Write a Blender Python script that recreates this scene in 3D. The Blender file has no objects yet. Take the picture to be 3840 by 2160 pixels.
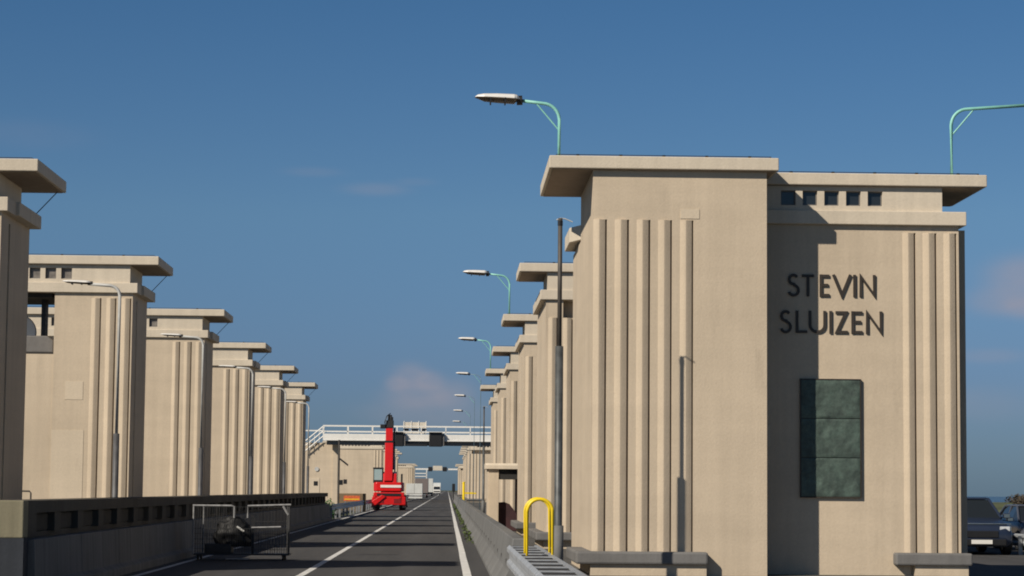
import bpy, math, random
from mathutils import Vector, Matrix, noise
random.seed(7)
R = math.radians
scene = bpy.context.scene
COL = scene.collection

# ------------------------------------------------------------------ helpers
class MB:
    """collects shapes and links them as one mesh object"""
    def __init__(self): self.v = []; self.f = []
    def add(self, vs, fs):
        b = len(self.v); self.v += [tuple(p) for p in vs]; self.f += [tuple(b + i for i in f) for f in fs]; return self
    def box(self, x0, x1, y0, y1, z0, z1):
        x0, x1 = min(x0, x1), max(x0, x1)
        return self.add([(x0,y0,z0),(x1,y0,z0),(x1,y1,z0),(x0,y1,z0),(x0,y0,z1),(x1,y0,z1),(x1,y1,z1),(x0,y1,z1)],
            [(0,3,2,1),(4,5,6,7),(0,1,5,4),(1,2,6,5),(2,3,7,6),(3,0,4,7)])
    def prism(self, poly, z0, z1):
        a = sum(poly[i][0]*poly[(i+1) % len(poly)][1] - poly[(i+1) % len(poly)][0]*poly[i][1] for i in range(len(poly)))
        if a < 0: poly = poly[::-1]
        n = len(poly)
        return self.add([(x,y,z0) for x,y in poly] + [(x,y,z1) for x,y in poly],
            [tuple(range(n-1,-1,-1)), tuple(range(n,2*n))] + [(i,(i+1)%n,n+(i+1)%n,n+i) for i in range(n)])
    def prism_y(self, poly, y0, y1):          # polygon in x,z pushed along y
        a = sum(poly[i][0]*poly[(i+1) % len(poly)][1] - poly[(i+1) % len(poly)][0]*poly[i][1] for i in range(len(poly)))
        if a < 0: poly = poly[::-1]
        n = len(poly)
        return self.add([(x,y0,z) for x,z in poly] + [(x,y1,z) for x,z in poly],
            [tuple(range(n)), tuple(range(2*n-1,n-1,-1))] + [(i,n+i,n+(i+1)%n,(i+1)%n) for i in range(n)])
    def prism_x(self, poly, x0, x1):          # polygon in y,z pushed along x
        a = sum(poly[i][0]*poly[(i+1) % len(poly)][1] - poly[(i+1) % len(poly)][0]*poly[i][1] for i in range(len(poly)))
        if a < 0: poly = poly[::-1]
        n = len(poly)
        return self.add([(x0,y,z) for y,z in poly] + [(x1,y,z) for y,z in poly],
            [tuple(range(n-1,-1,-1)), tuple(range(n,2*n))] + [(i,(i+1)%n,n+(i+1)%n,n+i) for i in range(n)])
    def tube(self, pts, r, n=10, r2=None):
        pts = [Vector(p) for p in pts]; m = len(pts); rings = []
        for i, p in enumerate(pts):
            d = (pts[min(i+1,m-1)] - pts[max(i-1,0)]).normalized()
            u = d.cross(Vector((0,0,1)))
            if u.length < 1e-3: u = Vector((1,0,0))
            u.normalize(); w = d.cross(u).normalized()
            rr = r if r2 is None else r + (r2-r)*i/(m-1)
            rings.append([p + rr*(math.cos(2*math.pi*k/n)*u + math.sin(2*math.pi*k/n)*w) for k in range(n)])
        vs = [q for ring in rings for q in ring]
        fs = [(i*n+k, i*n+(k+1)%n, (i+1)*n+(k+1)%n, (i+1)*n+k) for i in range(m-1) for k in range(n)]
        fs += [tuple(range(n-1,-1,-1)), tuple(range((m-1)*n, m*n))]
        return self.add(vs, fs)
    def lathe_x(self, c, prof, n=24):         # profile of (x offset, radius) turned about the x axis
        vs = []; m = len(prof)
        for dx, r in prof:
            vs += [(c[0]+dx, c[1]+r*math.cos(2*math.pi*k/n), c[2]+r*math.sin(2*math.pi*k/n)) for k in range(n)]
        fs = [(i*n+k, i*n+(k+1)%n, (i+1)*n+(k+1)%n, (i+1)*n+k) for i in range(m-1) for k in range(n)]
        fs += [tuple(range(n)), tuple(range(m*n-1,(m-1)*n-1,-1))]
        return self.add(vs, fs)
    def ribbon(self, line, w, y0, y1):        # stroke of width w in the x,z plane
        P = [Vector((p[0], p[1])) for p in line]; m = len(P); L = []; Q = []
        for i in range(m):
            d0 = (P[i]-P[i-1]).normalized() if i else (P[1]-P[0]).normalized()
            d1 = (P[i+1]-P[i]).normalized() if i < m-1 else d0
            n0 = Vector((-d0.y, d0.x)); n1 = Vector((-d1.y, d1.x)); t = n0+n1
            t = n0 if t.length < 1e-4 else t.normalized()
            k = min(1/max(t.dot(n0), .01), 2.6)
            L.append(P[i]+t*w/2*k); Q.append(P[i]-t*w/2*k)
        vs = [(p.x,y0,p.y) for p in L] + [(p.x,y0,p.y) for p in Q] + [(p.x,y1,p.y) for p in L] + [(p.x,y1,p.y) for p in Q]
        fs = []
        for i in range(m-1):
            fs += [(i,m+i,m+i+1,i+1), (2*m+i,2*m+i+1,3*m+i+1,3*m+i), (i,i+1,2*m+i+1,2*m+i), (m+i,3*m+i,3*m+i+1,m+i+1)]
        fs += [(0,2*m,3*m,m), (m-1,2*m-1,4*m-1,3*m-1)]
        return self.add(vs, fs)
    def build(self, name, mat, parent=None, bevel=0, smooth=False, loc=None):
        me = bpy.data.meshes.new(name); me.from_pydata(self.v, [], self.f); me.update()
        o = bpy.data.objects.new(name, me); COL.objects.link(o)
        me.materials.append(mat)
        if smooth:
            for p in me.polygons: p.use_smooth = True
        if bevel:
            b = o.modifiers.new('bevel', 'BEVEL'); b.width = bevel; b.segments = 2; b.limit_method = 'ANGLE'; b.angle_limit = R(50)
        if parent: o.parent = parent
        if loc: o.location = loc
        return o

def tag(o, label=None, cat=None, group=None, kind=None):
    for k, val in (('label',label),('category',cat),('group',group),('kind',kind)):
        if val: o[k] = val
    return o
def empty(name, loc, label, cat, group=None, rz=0):
    o = bpy.data.objects.new(name, None); COL.objects.link(o); o.location = loc; o.rotation_euler.z = rz
    o.empty_display_size = .2
    return tag(o, label, cat, group)
def copy_tree(o, parent=None, loc=None, label=None):
    c = o.copy(); COL.objects.link(c)
    if parent: c.parent = parent
    if loc: c.location = loc
    if label: c['label'] = label
    for ch in list(o.children): copy_tree(ch, c)
    return c

# ------------------------------------------------------------------ materials
def nodes(name):
    m = bpy.data.materials.new(name); m.use_nodes = True
    return m, m.node_tree, m.node_tree.nodes['Principled BSDF']
def simple(name, col, rough=.5, metal=0, var=.12, scale=6, spec=.5, bump=0):
    m, t, b = nodes(name)
    g = t.nodes.new('ShaderNodeNewGeometry'); n = t.nodes.new('ShaderNodeTexNoise')
    n.inputs['Scale'].default_value = scale; n.inputs['Detail'].default_value = 5
    t.links.new(g.outputs['Position'], n.inputs['Vector'])
    r = t.nodes.new('ShaderNodeMapRange'); r.inputs[1].default_value = .3; r.inputs[2].default_value = .7
    r.inputs[3].default_value = 1-var; r.inputs[4].default_value = 1+var
    t.links.new(n.outputs['Fac'], r.inputs[0])
    mx = t.nodes.new('ShaderNodeVectorMath'); mx.operation = 'SCALE'; mx.inputs[0].default_value = col
    t.links.new(r.outputs[0], mx.inputs['Scale']); t.links.new(mx.outputs[0], b.inputs['Base Color'])
    b.inputs['Roughness'].default_value = rough; b.inputs['Metallic'].default_value = metal
    b.inputs['Specular IOR Level'].default_value = spec
    if bump:
        bp = t.nodes.new('ShaderNodeBump'); bp.inputs['Strength'].default_value = bump; bp.inputs['Distance'].default_value = .02
        t.links.new(n.outputs['Fac'], bp.inputs['Height']); t.links.new(bp.outputs[0], b.inputs['Normal'])
    return m
def plaster(name, col, stain=.16, streak=.12, rough=.9, fine=.05):
    """painted concrete: broad blotches, rain streaks, board lines, fine grain"""
    m, t, b = nodes(name); N = t.nodes.new; L = t.links.new
    g = N('ShaderNodeNewGeometry')
    def nz(scale, vec, detail=4):
        mp = N('ShaderNodeMapping'); mp.inputs['Scale'].default_value = vec; L(g.outputs['Position'], mp.inputs[0])
        n = N('ShaderNodeTexNoise'); n.inputs['Scale'].default_value = scale; n.inputs['Detail'].default_value = detail
        n.inputs['Roughness'].default_value = .6
        L(mp.outputs[0], n.inputs['Vector']); return n
    def rng(n, lo, hi, a=.3, c=.7):
        r = N('ShaderNodeMapRange'); r.inputs[1].default_value = a; r.inputs[2].default_value = c
        r.inputs[3].default_value = lo; r.inputs[4].default_value = hi; L(n.outputs['Fac'], r.inputs[0]); return r
    def mul(a, c):
        k = N('ShaderNodeMath'); k.operation = 'MULTIPLY'; L(a.outputs[0], k.inputs[0]); L(c.outputs[0], k.inputs[1]); return k
    n1 = nz(.55, (1,1,.7)); n2 = nz(1.0, (5,5,.16)); n3 = nz(28, (1,1,1)); n4 = nz(1.0, (.25,.25,2.6), 3); n5 = nz(1.1, (2.2,2.2,.5), 8)
    f = mul(mul(rng(n1, 1-stain, 1+stain*.5), rng(n2, 1-streak, 1+streak*.5)), mul(rng(n3, 1-fine, 1+fine), rng(n4, .955, 1.03)))
    f = mul(f, rng(n5, .90, 1.0, .28, .40))
    s = N('ShaderNodeVectorMath'); s.operation = 'SCALE'; s.inputs[0].default_value = col; L(f.outputs[0], s.inputs['Scale'])
    L(s.outputs[0], b.inputs['Base Color']); b.inputs['Roughness'].default_value = rough; b.inputs['Specular IOR Level'].default_value = .2
    bp = N('ShaderNodeBump'); bp.inputs['Strength'].default_value = .25; bp.inputs['Distance'].default_value = .015
    L(n3.outputs['Fac'], bp.inputs['Height']); L(bp.outputs[0], b.inputs['Normal'])
    return m
def glass(name, col=(.02,.025,.03), rough=.06):
    m, t, b = nodes(name); b.inputs['Base Color'].default_value = (*col,1); b.inputs['Roughness'].default_value = rough
    b.inputs['Specular IOR Level'].default_value = .6
    return m

WALL = plaster('pale_concrete', (.60,.497,.372), stain=.10, streak=.07)
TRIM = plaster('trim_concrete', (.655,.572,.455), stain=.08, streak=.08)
SOFFIT = plaster('shaded_soffit', (.36,.285,.22), stain=.2)  # brown concrete, darkened further for the shade under the roofs
PATCH = plaster('repaired_concrete', (.645,.545,.415), stain=.06, streak=.04)
PLINTH = plaster('grey_stone', (.20,.195,.19), stain=.25)
BARR = plaster('barrier_concrete', (.19,.19,.185), stain=.25, streak=.25)
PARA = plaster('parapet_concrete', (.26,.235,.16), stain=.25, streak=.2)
PARAD = plaster('shaded_parapet', (.105,.095,.078), stain=.3)  # shaded copy of the parapet concrete, the shade put into its colour
PANELD = plaster('shaded_panel', (.07,.066,.057), stain=.3)  # shade inside the parapet recesses, painted as a darker concrete
DARKEND = plaster('shaded_end_concrete', (.045,.05,.06), stain=.3)  # shade on the parapet's lower near end, put into the colour
PANE = glass('dark_pane'); SHUT = simple('grey_shutter', (.16,.15,.14), .6)
DIRTY = simple('dirty_pane', (.19,.17,.15), .4, var=.3, scale=9)
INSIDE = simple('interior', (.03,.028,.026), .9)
MINT = simple('mint_paint', (.26,.60,.52), .45, var=.1)
LIGHTPAINT = simple('pale_grey_paint', (.50,.50,.48), .5)
GALV = simple('galvanised_steel', (.33,.34,.35), .45, .6, var=.2, scale=14)
RAILMETAL = simple('zinc_rail', (.42,.44,.46), .5, .3, var=.25, scale=8)
POLE = simple('weathered_pole', (.075,.065,.055), .6, .1, var=.3, scale=5)
GALVD = simple('dull_zinc', (.085,.09,.09), .5, .2, var=.3, scale=6)
POLED = simple('shaded_pole', (.085,.085,.09), .55, .1, var=.3, scale=5)  # tower shadow on the left lamps' lower poles, put into the colour
FARPOST = simple('blue_grey_paint', (.20,.30,.36), .5)  # blue-grey, so the far posts blend into the sky
HEADWHITE = simple('lamp_housing', (.78,.76,.72), .35, var=.06)
HEADBELOW = simple('lamp_lens', (.10,.075,.05), .25)
BLACK = simple('black_plastic', (.012,.012,.013), .5)
TYRE = simple('tyre_rubber', (.02,.02,.02), .8)
YELLOW = simple('yellow_paint', (.85,.60,.015), .4, var=.06)
REDP = simple('red_paint', (.62,.012,.012), .3, var=.08, scale=3)
REDD = simple('dark_red_steel', (.22,.01,.012), .45)
WHITEP = simple('white_paint', (.80,.78,.73), .5, var=.06, scale=2)
CREAM = simple('cream_panel', (.62,.56,.46), .6)
BRONZEL = simple('bronze_letters', (.058,.047,.038), .5, .3)
ORANGE = simple('orange_mesh', (.62,.12,.035), .6, var=.3, scale=12)
MAROON = simple('maroon_shade', (.045,.016,.018), .7, var=.3, scale=3)
NAVY = simple('navy_car_paint', (.03,.042,.075), .22, .2, var=.05)
BROWNC = simple('grey_car_paint', (.10,.11,.14), .22, .3, var=.05)
CHROME = simple('chrome', (.75,.75,.75), .15, 1, var=.02)
LENSW = simple('headlight_lens', (.75,.77,.78), .12)
LINEW = simple('road_paint', (.72,.71,.68), .7, var=.25, scale=3)
TRUCKG = simple('grey_brown_truck', (.18,.15,.14), .6)

def asphalt():
    m, t, b = nodes('asphalt'); N = t.nodes.new; L = t.links.new
    g = N('ShaderNodeNewGeometry')
    n = N('ShaderNodeTexNoise'); n.inputs['Scale'].default_value = 40; n.inputs['Detail'].default_value = 6
    mp = N('ShaderNodeMapping'); mp.inputs['Scale'].default_value = (1.6,.05,1); L(g.outputs['Position'], mp.inputs[0])
    n2 = N('ShaderNodeTexNoise'); n2.inputs['Scale'].default_value = 1; n2.inputs['Detail'].default_value = 4; L(mp.outputs[0], n2.inputs[0])
    L(g.outputs['Position'], n.inputs[0])
    a = N('ShaderNodeMapRange'); a.inputs[3].default_value = .75; a.inputs[4].default_value = 1.25; L(n.outputs['Fac'], a.inputs[0])
    c = N('ShaderNodeMapRange'); c.inputs[1].default_value = .3; c.inputs[2].default_value = .7; c.inputs[3].default_value = .8; c.inputs[4].default_value = 1.2; L(n2.outputs['Fac'], c.inputs[0])
    k = N('ShaderNodeMath'); k.operation = 'MULTIPLY'; L(a.outputs[0], k.inputs[0]); L(c.outputs[0], k.inputs[1])
    s = N('ShaderNodeVectorMath'); s.operation = 'SCALE'; s.inputs[0].default_value = (.075,.073,.072); L(k.outputs[0], s.inputs['Scale'])
    L(s.outputs[0], b.inputs['Base Color']); b.inputs['Roughness'].default_value = .85; b.inputs['Specular IOR Level'].default_value = .25
    bp = N('ShaderNodeBump'); bp.inputs['Strength'].default_value = .3; bp.inputs['Distance'].default_value = .01
    L(n.outputs['Fac'], bp.inputs['Height']); L(bp.outputs[0], b.inputs['Normal'])
    return m
ASPHALT = asphalt()
PAVE = plaster('pavement_slabs', (.125,.12,.11), stain=.25)
GRASS = simple('dike_grass', (.085,.095,.035), .9, var=.5, scale=.35)
WEED = simple('weed_leaf', (.07,.10,.025), .8, var=.4, scale=9)
HEATH = simple('brown_heath', (.055,.042,.028), .9, var=.4, scale=2)
def patina():
    m, t, b = nodes('bronze_patina'); N = t.nodes.new; L = t.links.new
    g = N('ShaderNodeNewGeometry')
    n = N('ShaderNodeTexNoise'); n.inputs['Scale'].default_value = 5.5; n.inputs['Detail'].default_value = 9; n.inputs['Roughness'].default_value = .7
    L(g.outputs['Position'], n.inputs[0])
    r = N('ShaderNodeValToRGB'); r.color_ramp.elements[0].position = .36; r.color_ramp.elements[0].color = (.050,.070,.060,1)
    r.color_ramp.elements[1].position = .68; r.color_ramp.elements[1].color = (.105,.155,.128,1)
    e = r.color_ramp.elements.new(.52); e.color = (.075,.108,.090,1)
    L(n.outputs['Fac'], r.inputs[0]); L(r.outputs[0], b.inputs['Base Color'])
    b.inputs['Roughness'].default_value = .6; b.inputs['Metallic'].default_value = .15
    n2 = N('ShaderNodeTexNoise'); n2.inputs['Scale'].default_value = 16; n2.inputs['Detail'].default_value = 5; L(g.outputs['Position'], n2.inputs[0])
    bp = N('ShaderNodeBump'); bp.inputs['Strength'].default_value = .4; bp.inputs['Distance'].default_value = .015
    L(n2.outputs['Fac'], bp.inputs['Height']); L(bp.outputs[0], b.inputs['Normal'])
    return m
PATINA = patina()
def sea_mat():
    m, t, b = nodes('sea_water'); N = t.nodes.new; L = t.links.new
    b.inputs['Base Color'].default_value = (.03,.06,.085,1); b.inputs['Roughness'].default_value = .25
    g = N('ShaderNodeNewGeometry'); n = N('ShaderNodeTexNoise'); n.inputs['Scale'].default_value = .25; n.inputs['Detail'].default_value = 6
    L(g.outputs['Position'], n.inputs[0]); bp = N('ShaderNodeBump'); bp.inputs['Strength'].default_value = .8; bp.inputs['Distance'].default_value = 1
    L(n.outputs['Fac'], bp.inputs['Height']); L(bp.outputs[0], b.inputs['Normal'])
    return m
SEA = sea_mat()

# ------------------------------------------------------------------ setting
XC = -2.66                                   # middle of the road
def ground():
    prof = [(-75,-7.5),(-34,-.6),(-24,-.02),(26,-.02),(30,.05),(36,.75),(44,.95),(60,.35),(80,-1.5),(110,-7.5)]
    ys = [-60,0,40,80,120,160,220,300,400,550,750,1000,1500,2600,4200]
    vs = []; fs = []; n = len(prof)
    for y in ys:
        for x, z in prof:
            dz = noise.noise(Vector((x*.08, y*.013, 3)))*.5 if x > 28 else 0
            vs.append((x, y, z+dz))
    for j in range(len(ys)-1):
        for i in range(n-1): fs.append((j*n+i, j*n+i+1, (j+1)*n+i+1, (j+1)*n+i))
    m = MB(); m.add(vs, fs); return m.build('ground', GRASS)
tag(ground(), kind='structure')
tag(MB().box(-9000,9000,-300,9000,-9,-6.4).build('sea', SEA), kind='structure')
tag(MB().add([(-5.75,-20,0),(1.0,-20,0),(1.0,2600,0),(-5.75,2600,0)],[(0,1,2,3)]).build('road', ASPHALT), kind='structure')
tag(MB().add([(9.0,-20,.0),(22,-20,.0),(22,2600,.0),(9.0,2600,.0)],[(0,1,2,3)]).build('road', ASPHALT), kind='structure')
tag(MB().box(1.0,8.95,-20,1500,-.3,.10).build('pavement', PAVE, bevel=.02), kind='structure')
tag(MB().box(-16.5,-6.25,-20,1500,-.3,.10).build('pavement', PAVE, bevel=.02), kind='structure')
def line(x, w, y0, y1, n=60):
    m = MB(); ys = [y0*(y1/y0)**(i/n) for i in range(n+1)]; vs = []
    for y in ys:
        j = .012*noise.noise(Vector((x, y*.6, 0)))
        vs += [(x-w/2+j, y, .005), (x+w/2+j, y, .005)]
    return m.add(vs, [(2*i, 2*i+1, 2*i+3, 2*i+2) for i in range(n)])
for x, w in ((-2.52,.13),(.36,.15),(-5.25,.12)):
    tag(line(x, w, 12, 2600).build('road_marking', LINEW), kind='structure')

# ------------------------------------------------------------------ lifting towers
def flutes(x0, sgn, mids, y0, w=.100, h=.038, n=12):
    """plan points of a ribbed bay from corner x0 running in direction sgn: slim ridges, each with a narrow groove on its +x side"""
    P = [(0, y0)] if mids[0] - w > .005 else []
    for k, c in enumerate(mids):
        ww = w*(1 + .03*math.sin(3.1*k + x0*7)); gw = .034 + .004*math.sin(5*k + x0); gd = .07
        if sgn < 0: P += [(c-ww-gw-.003, y0), (c-ww-gw, y0+gd), (c-ww-.004, y0+gd), (c-ww-.002, y0)]
        for i in range(n+1):
            u = -1 + 2*i/n
            P.append((c + ww*u, y0 - h*(1-abs(u)**1.2)))
        if sgn > 0: P += [(c+ww+.002, y0), (c+ww+.004, y0+gd), (c+ww+gw, y0+gd), (c+ww+gw+.003, y0)]
    return [(x0 + sgn*x, y) for x, y in P]

def upper_storey(root, xa, xb, y0, y1, z0, z1, wins, wsize, wz, pane):
    """attic wall with a row of real openings; wins are left edges"""
    m = MB(); t = .16
    m.box(xa, xb, y0+t, y1, z0, z1)
    m.box(xa, xb, y0, y0+t, z0, wz); m.box(xa, xb, y0, y0+t, wz+wsize, z1)
    e = xa
    for w in wins: m.box(e, w, y0, y0+t, wz, wz+wsize); e = w+wsize
    m.box(e, xb, y0, y0+t, wz, wz+wsize)
    m.build('attic_wall', TRIM, root)
    for w in wins:
        f = MB(); q = .022
        f.box(w, w+wsize, y0+.055, y0+.09, wz, wz+q).box(w, w+wsize, y0+.055, y0+.09, wz+wsize-q, wz+wsize)
        f.box(w, w+q, y0+.055, y0+.09, wz+q, wz+wsize-q).box(w+wsize-q, w+wsize, y0+.055, y0+.09, wz+q, wz+wsize-q)
        fo = f.build('window', SHUT, root)
        MB().box(w+q, w+wsize-q, y0+.075, y0+.10, wz+q, wz+wsize-q).build('pane', pane, fo)

def lightning_rail(root, x0, x1, y0, y1, z):
    m = MB(); m.tube([(x0,y1,z+.028),(x0,y0,z+.028),(x1,y0,z+.028),(x1,y1,z+.028)], .007, 6)
    n = 5
    for i in range(n):
        x = x0 + (x1-x0)*(i+.5)/n; m.box(x-.025, x+.025, y0-.02, y0+.02, z, z+.036)
    m.build('lightning_rail', BLACK, root)

def roof_slab(root, x0, x1, y0, y1, z0, z1):
    m = MB(); m.box(x0, x1, y0, y1, z0, z1)
    ro_ = m.build('roof', TRIM, root, bevel=.015)
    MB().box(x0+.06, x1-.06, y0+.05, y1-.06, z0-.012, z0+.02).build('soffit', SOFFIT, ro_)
    lightning_rail(root, x0+.12, x1-.12, y0+.10, y1-.12, z1)

def tower_left(loc, label, plain=False):
    """road side is +x"""
    root = empty('sluice_tower', loc, label, 'tower', 'left row of sluice towers')
    roof_slab(root, -3.9, 3.74, 0, 2.9, 6.84, 7.05)
    wins = [-1.65+.38*i for i in range(9)]
    upper_storey(root, -3.0, 3.05, .10, 2.25, 6.40, 6.84, wins, .26, 6.49, DIRTY)
    led = MB().prism([(-3.45,.05),(3.24,.05),(3.24,.75),(3.31,.75),(3.31,2.86),(-3.45,2.86)], 6.16, 6.40).build('ledge', TRIM, root, bevel=.012)
    tr = (.17,.53,.89)
    for s, c in ((1, 3.12), (-1, -3.36)):
        f = flutes(c, -s, tr, .13)
        inner = s*1.25
        q = f + [(inner,.13),(inner,2.75),(c,2.75),(c,.95),(c-s*.06,.95),(c-s*.06,.80),(c,.80)]
        MB().prism(q, 0, 6.03).prism([(c,.13),(inner,.13),(inner,2.75),(c,2.75)], 6.03, 6.16).build('pilaster', WALL, root)
    MB().tube([(3.62,2.7,6.84),(3.2,2.75,6.40)], .009, 6).build('stay_wire', BLACK, root)
    if plain:
        MB().box(-1.25, 1.25, .135, 2.7, 0, 6.159).build('curtain_wall', WALL, root)
        return root
    MB().box(-1.25, 1.25, .15, .55, 0, 4.67).box(-1.25,1.25,2.3,2.7,0,4.67).build('curtain_wall', WALL, root)
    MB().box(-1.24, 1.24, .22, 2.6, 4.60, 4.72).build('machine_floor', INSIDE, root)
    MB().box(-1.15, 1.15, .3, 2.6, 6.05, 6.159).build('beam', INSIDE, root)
    h = MB().prism_y([(.45,4.72),(1.2,4.72),(1.2,5.0),(1.05,5.12),(.55,5.12),(.45,5.0)], .35, 1.3).build('gear_housing', SHUT, root, bevel=.02)
    w = MB().lathe_x((.2,1.2,5.25), [(-.05,.05),(-.05,.42),(-.02,.44),(.02,.44),(.05,.42),(.05,.05)], 28)
    w.v = [(.2+(y-1.2), 1.2+(x-.2), z) for x,y,z in w.v]
    w.build('sheave', WHITEP, root, smooth=False)
    for x in (.78,-.2): MB().box(x,x+.1,1.0,1.4,5.12 if x > 0 else 4.72,6.05).build('support_post', BLACK, root)
    return root

def tower_right(loc, label):
    """road side is -x"""
    root = empty('sluice_tower', loc, label, 'tower', 'right row of sluice towers')
    roof_slab(root, -3.74, 3.76, 0, 2.75, 6.84, 7.05)
    wins = [-2.03+.38*i for i in range(11)]
    upper_storey(root, -3.05, 3.02, .10, 2.5, 6.40, 6.84, wins, .26, 6.49, PANE)
    MB().prism([(-3.22,.05),(3.45,.05),(3.45,5.0),(-3.22,5.0)], 6.16, 6.40).build('ledge', TRIM, root, bevel=.012)
    tr = [.155+.365*k for k in range(4)]
    for s, c in ((-1, -3.08), (1, 3.36)):
        f = flutes(c, -s, tr, .13)
        inner = s*.05
        q = f + [(inner,.13),(inner,5.55),(c,5.55)]
        MB().prism(q, .5, 5.72).box(c, c-s*.42, .128, 5.552, 5.72, 6.16).box(c-s*.42, s*.02, .60, 5.552, 5.72, 6.16).build('pilaster', WALL, root)
        e = c + s*.22
        MB().box(e, c-s*1.9, -.17, 5.6, .30, .50).build('plinth', PLINTH, root, bevel=.03)
    MB().box(-3.10, 3.38, .0, 5.57, -.05, .30).build('footing', WALL, root)
    MB().tube([(3.62,2.6,6.84),(3.2,2.75,6.40)], .009, 6).build('stay_wire', BLACK, root)
    return root

RXC, LXC = 5.44, -10.77
ordn = ['nearest','second','third','fourth','fifth','sixth']
LY = [38.6+16.25*k for k in range(6)]; RY = [39.1+16.3*k for k in range(6)]
tl = tower_left((LXC, LY[0], 0), 'pale concrete tower cut by the left frame edge, nearest of the left row')
texts = ['pale concrete tower with square opening and machinery under its ledge, second in the left row',
 'pale fluted concrete tower third from the camera in the left row',
 'pale fluted concrete tower fourth from the camera in the left row',
 'pale fluted concrete tower fifth from the camera in the left row',
 'pale fluted concrete tower at the far end of the left row, beside the footbridge stair']
for k in range(1, 6):
    c = copy_tree(tl, loc=(LXC, LY[k], 0), label=texts[k-1])
    if k == 1:
        for i, (x0, x1, z0, z1) in enumerate(((1.55,1.98,3.58,4.02),(1.25,2.02,.2,2.85))):
            MB().box(x0, x1, .122, .14, z0, z1).build('repair_patch', PATCH, c)
tr_ = tower_right((RXC, RY[1], 0), 'pale concrete tower right behind the lettered building, second in the right row')
for k in range(2, 6):
    copy_tree(tr_, loc=(RXC, RY[k], 0), label='pale fluted concrete tower %s from the camera in the right row' % ordn[k] if k < 5 else
        'pale fluted tower at the far end of the right row, where the footbridge lands')
# the next row of gates beyond the footbridge
tlp = tower_left((LXC, 267, 0), 'distant pale tower', plain=True)
for k in range(6):
    y = 267 + 16.25*k
    c = tlp if k == 0 else copy_tree(tlp)
    c.location = (LXC, y, 0); tag(c, label='distant pale tower behind the red telehandler, %s of the left group beyond the footbridge' % ordn[k])
    c['group'] = 'distant left towers beyond the footbridge'
    c = copy_tree(tr_, loc=(RXC, y, 0), label='distant pale tower seen under the footbridge, %s of the right group beyond it' % ordn[k])
    c['group'] = 'distant right towers beyond the footbridge'
for k in range(3):
    y = 495 + 16.25*k
    c = copy_tree(tlp, loc=(LXC, y, 0), label='tiny far tower left of the road near the far gantry, %s of three' % ordn[k]); c['group'] = 'farthest left towers'
    c = copy_tree(tr_, loc=(RXC, y, 0), label='tiny far tower right of the road near the far gantry, %s of three' % ordn[k]); c['group'] = 'farthest right towers'

# the lettered building at the near end of the right row
rb = empty('sluice_building', (RXC, RY[0], 0), 'large pale concrete building with bronze letters STEVIN SLUIZEN and a jutting fluted block', 'building')
roof_slab(rb, .0, 3.90, 0, 2.75, 6.84, 7.05)
upper_storey(rb, -.2, 3.13, .10, 2.5, 6.40, 6.84, [.305+.38*i for i in range(5)], .26, 6.49, PANE)
MB().prism([(-.10,.035),(3.54,.035),(3.54,2.86),(-.10,2.86)], 6.16, 6.40).build('ledge', TRIM, rb, bevel=.012)
f = flutes(3.42, -1, (.17,.53,.89), .13)
MB().prism(f + [(-.1,.13),(-.1,2.75),(3.42,2.75)], .0, 6.03).box(-.1, 3.42, .13, 2.75, 6.03, 6.16).build('front_wall', WALL, rb)
MB().box(3.0, 3.67, .75, 2.7, .3, 6.159).build('side_pier', WALL, rb)
BX0, BX1, BY = -3.03, -.07, -.82                 # jutting block
roof_slab(rb, -3.78, .12, -.95, 2.85, 6.945, 7.16)
tr5 = [.107+.368*k for k in range(5)]
f = flutes(BX0, 1, tr5, BY)
MB().prism(f + [(BX1,BY),(BX1,.2),(-.12,.2),(-.12,5.2),(BX0,5.2)], .0, 6.09).build('block_wall', WALL, rb)
MB().box(BX0, BX1, BY, 2.7, 6.09, 6.945).build('block_attic', WALL, rb)
MB().prism([(-2.9,3.0),(-3.02,3.0),(-3.2,3.5),(-3.2,5.15),(-2.9,5.15)], 6.16, 6.44).build('ledge', TRIM, rb, bevel=.012)
MB().box(BX0-.27, -1.09, BY-.26, 2.0, .29, .50).build('plinth', PLINTH, rb, bevel=.035)
MB().box(BX0-.02, -1.11, BY-.18, 2.0, -.05, .29).build('footing', WALL, rb)
MB().box(2.24, 3.56, -.14, 2.7, .28, .49).build('plinth', PLINTH, rb, bevel=.03)
MB().box(2.58, 3.50, -.07, 2.7, -.05, .28).build('footing', WALL, rb)
MB().box(-1.54, -1.22, BY-.009, BY+.05, 6.12, 6.28).build('repair_patch', PATCH, rb)
MB().box(-.06, .12, .121, .2, 2.28, 2.66).build('repair_patch', PATCH, rb)
MB().tube([(3.62,2.6,6.84),(3.3,2.75,6.40)], .009, 6).build('stay_wire', BLACK, rb)
# bronze letters
def S_line():
    q = []
    for i in range(11):
        a = R(35 + 235*i/10); q.append((.5+.40*math.cos(a), .755+.205*math.sin(a)))
    q += [(.55,.545)]
    for i in range(11):
        a = R(80 - 240*i/10); q.append((.5+.45*math.cos(a), .27+.23*math.sin(a)))
    return [q]
GLY = {'S': S_line(), 'T': [[(0,.93),(1,.93)],[(.5,.86),(.5,0)]], 'E': [[(.16,0),(.16,1)],[(.30,.935),(1,.935)],[(.30,.52),(.88,.52)],[(.30,.065),(1,.065)]],
 'V': [[(.04,1),(.5,.06),(.96,1)]], 'I': [[(.5,0),(.5,1)]], 'N': [[(.10,0),(.10,.93),(.90,.07),(.90,1)]],
 'L': [[(.14,1),(.14,.065),(1,.065)]], 'Z': [[(0,.935),(.86,.935),(.10,.065),(1,.065)]],
 'U': [[(.1,1),(.1,.36)] + [(.5-.4*math.cos(R(a)), .36-.30*math.sin(R(a))) for a in range(20,161,20)] + [(.9,.36),(.9,1)]]}
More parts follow.
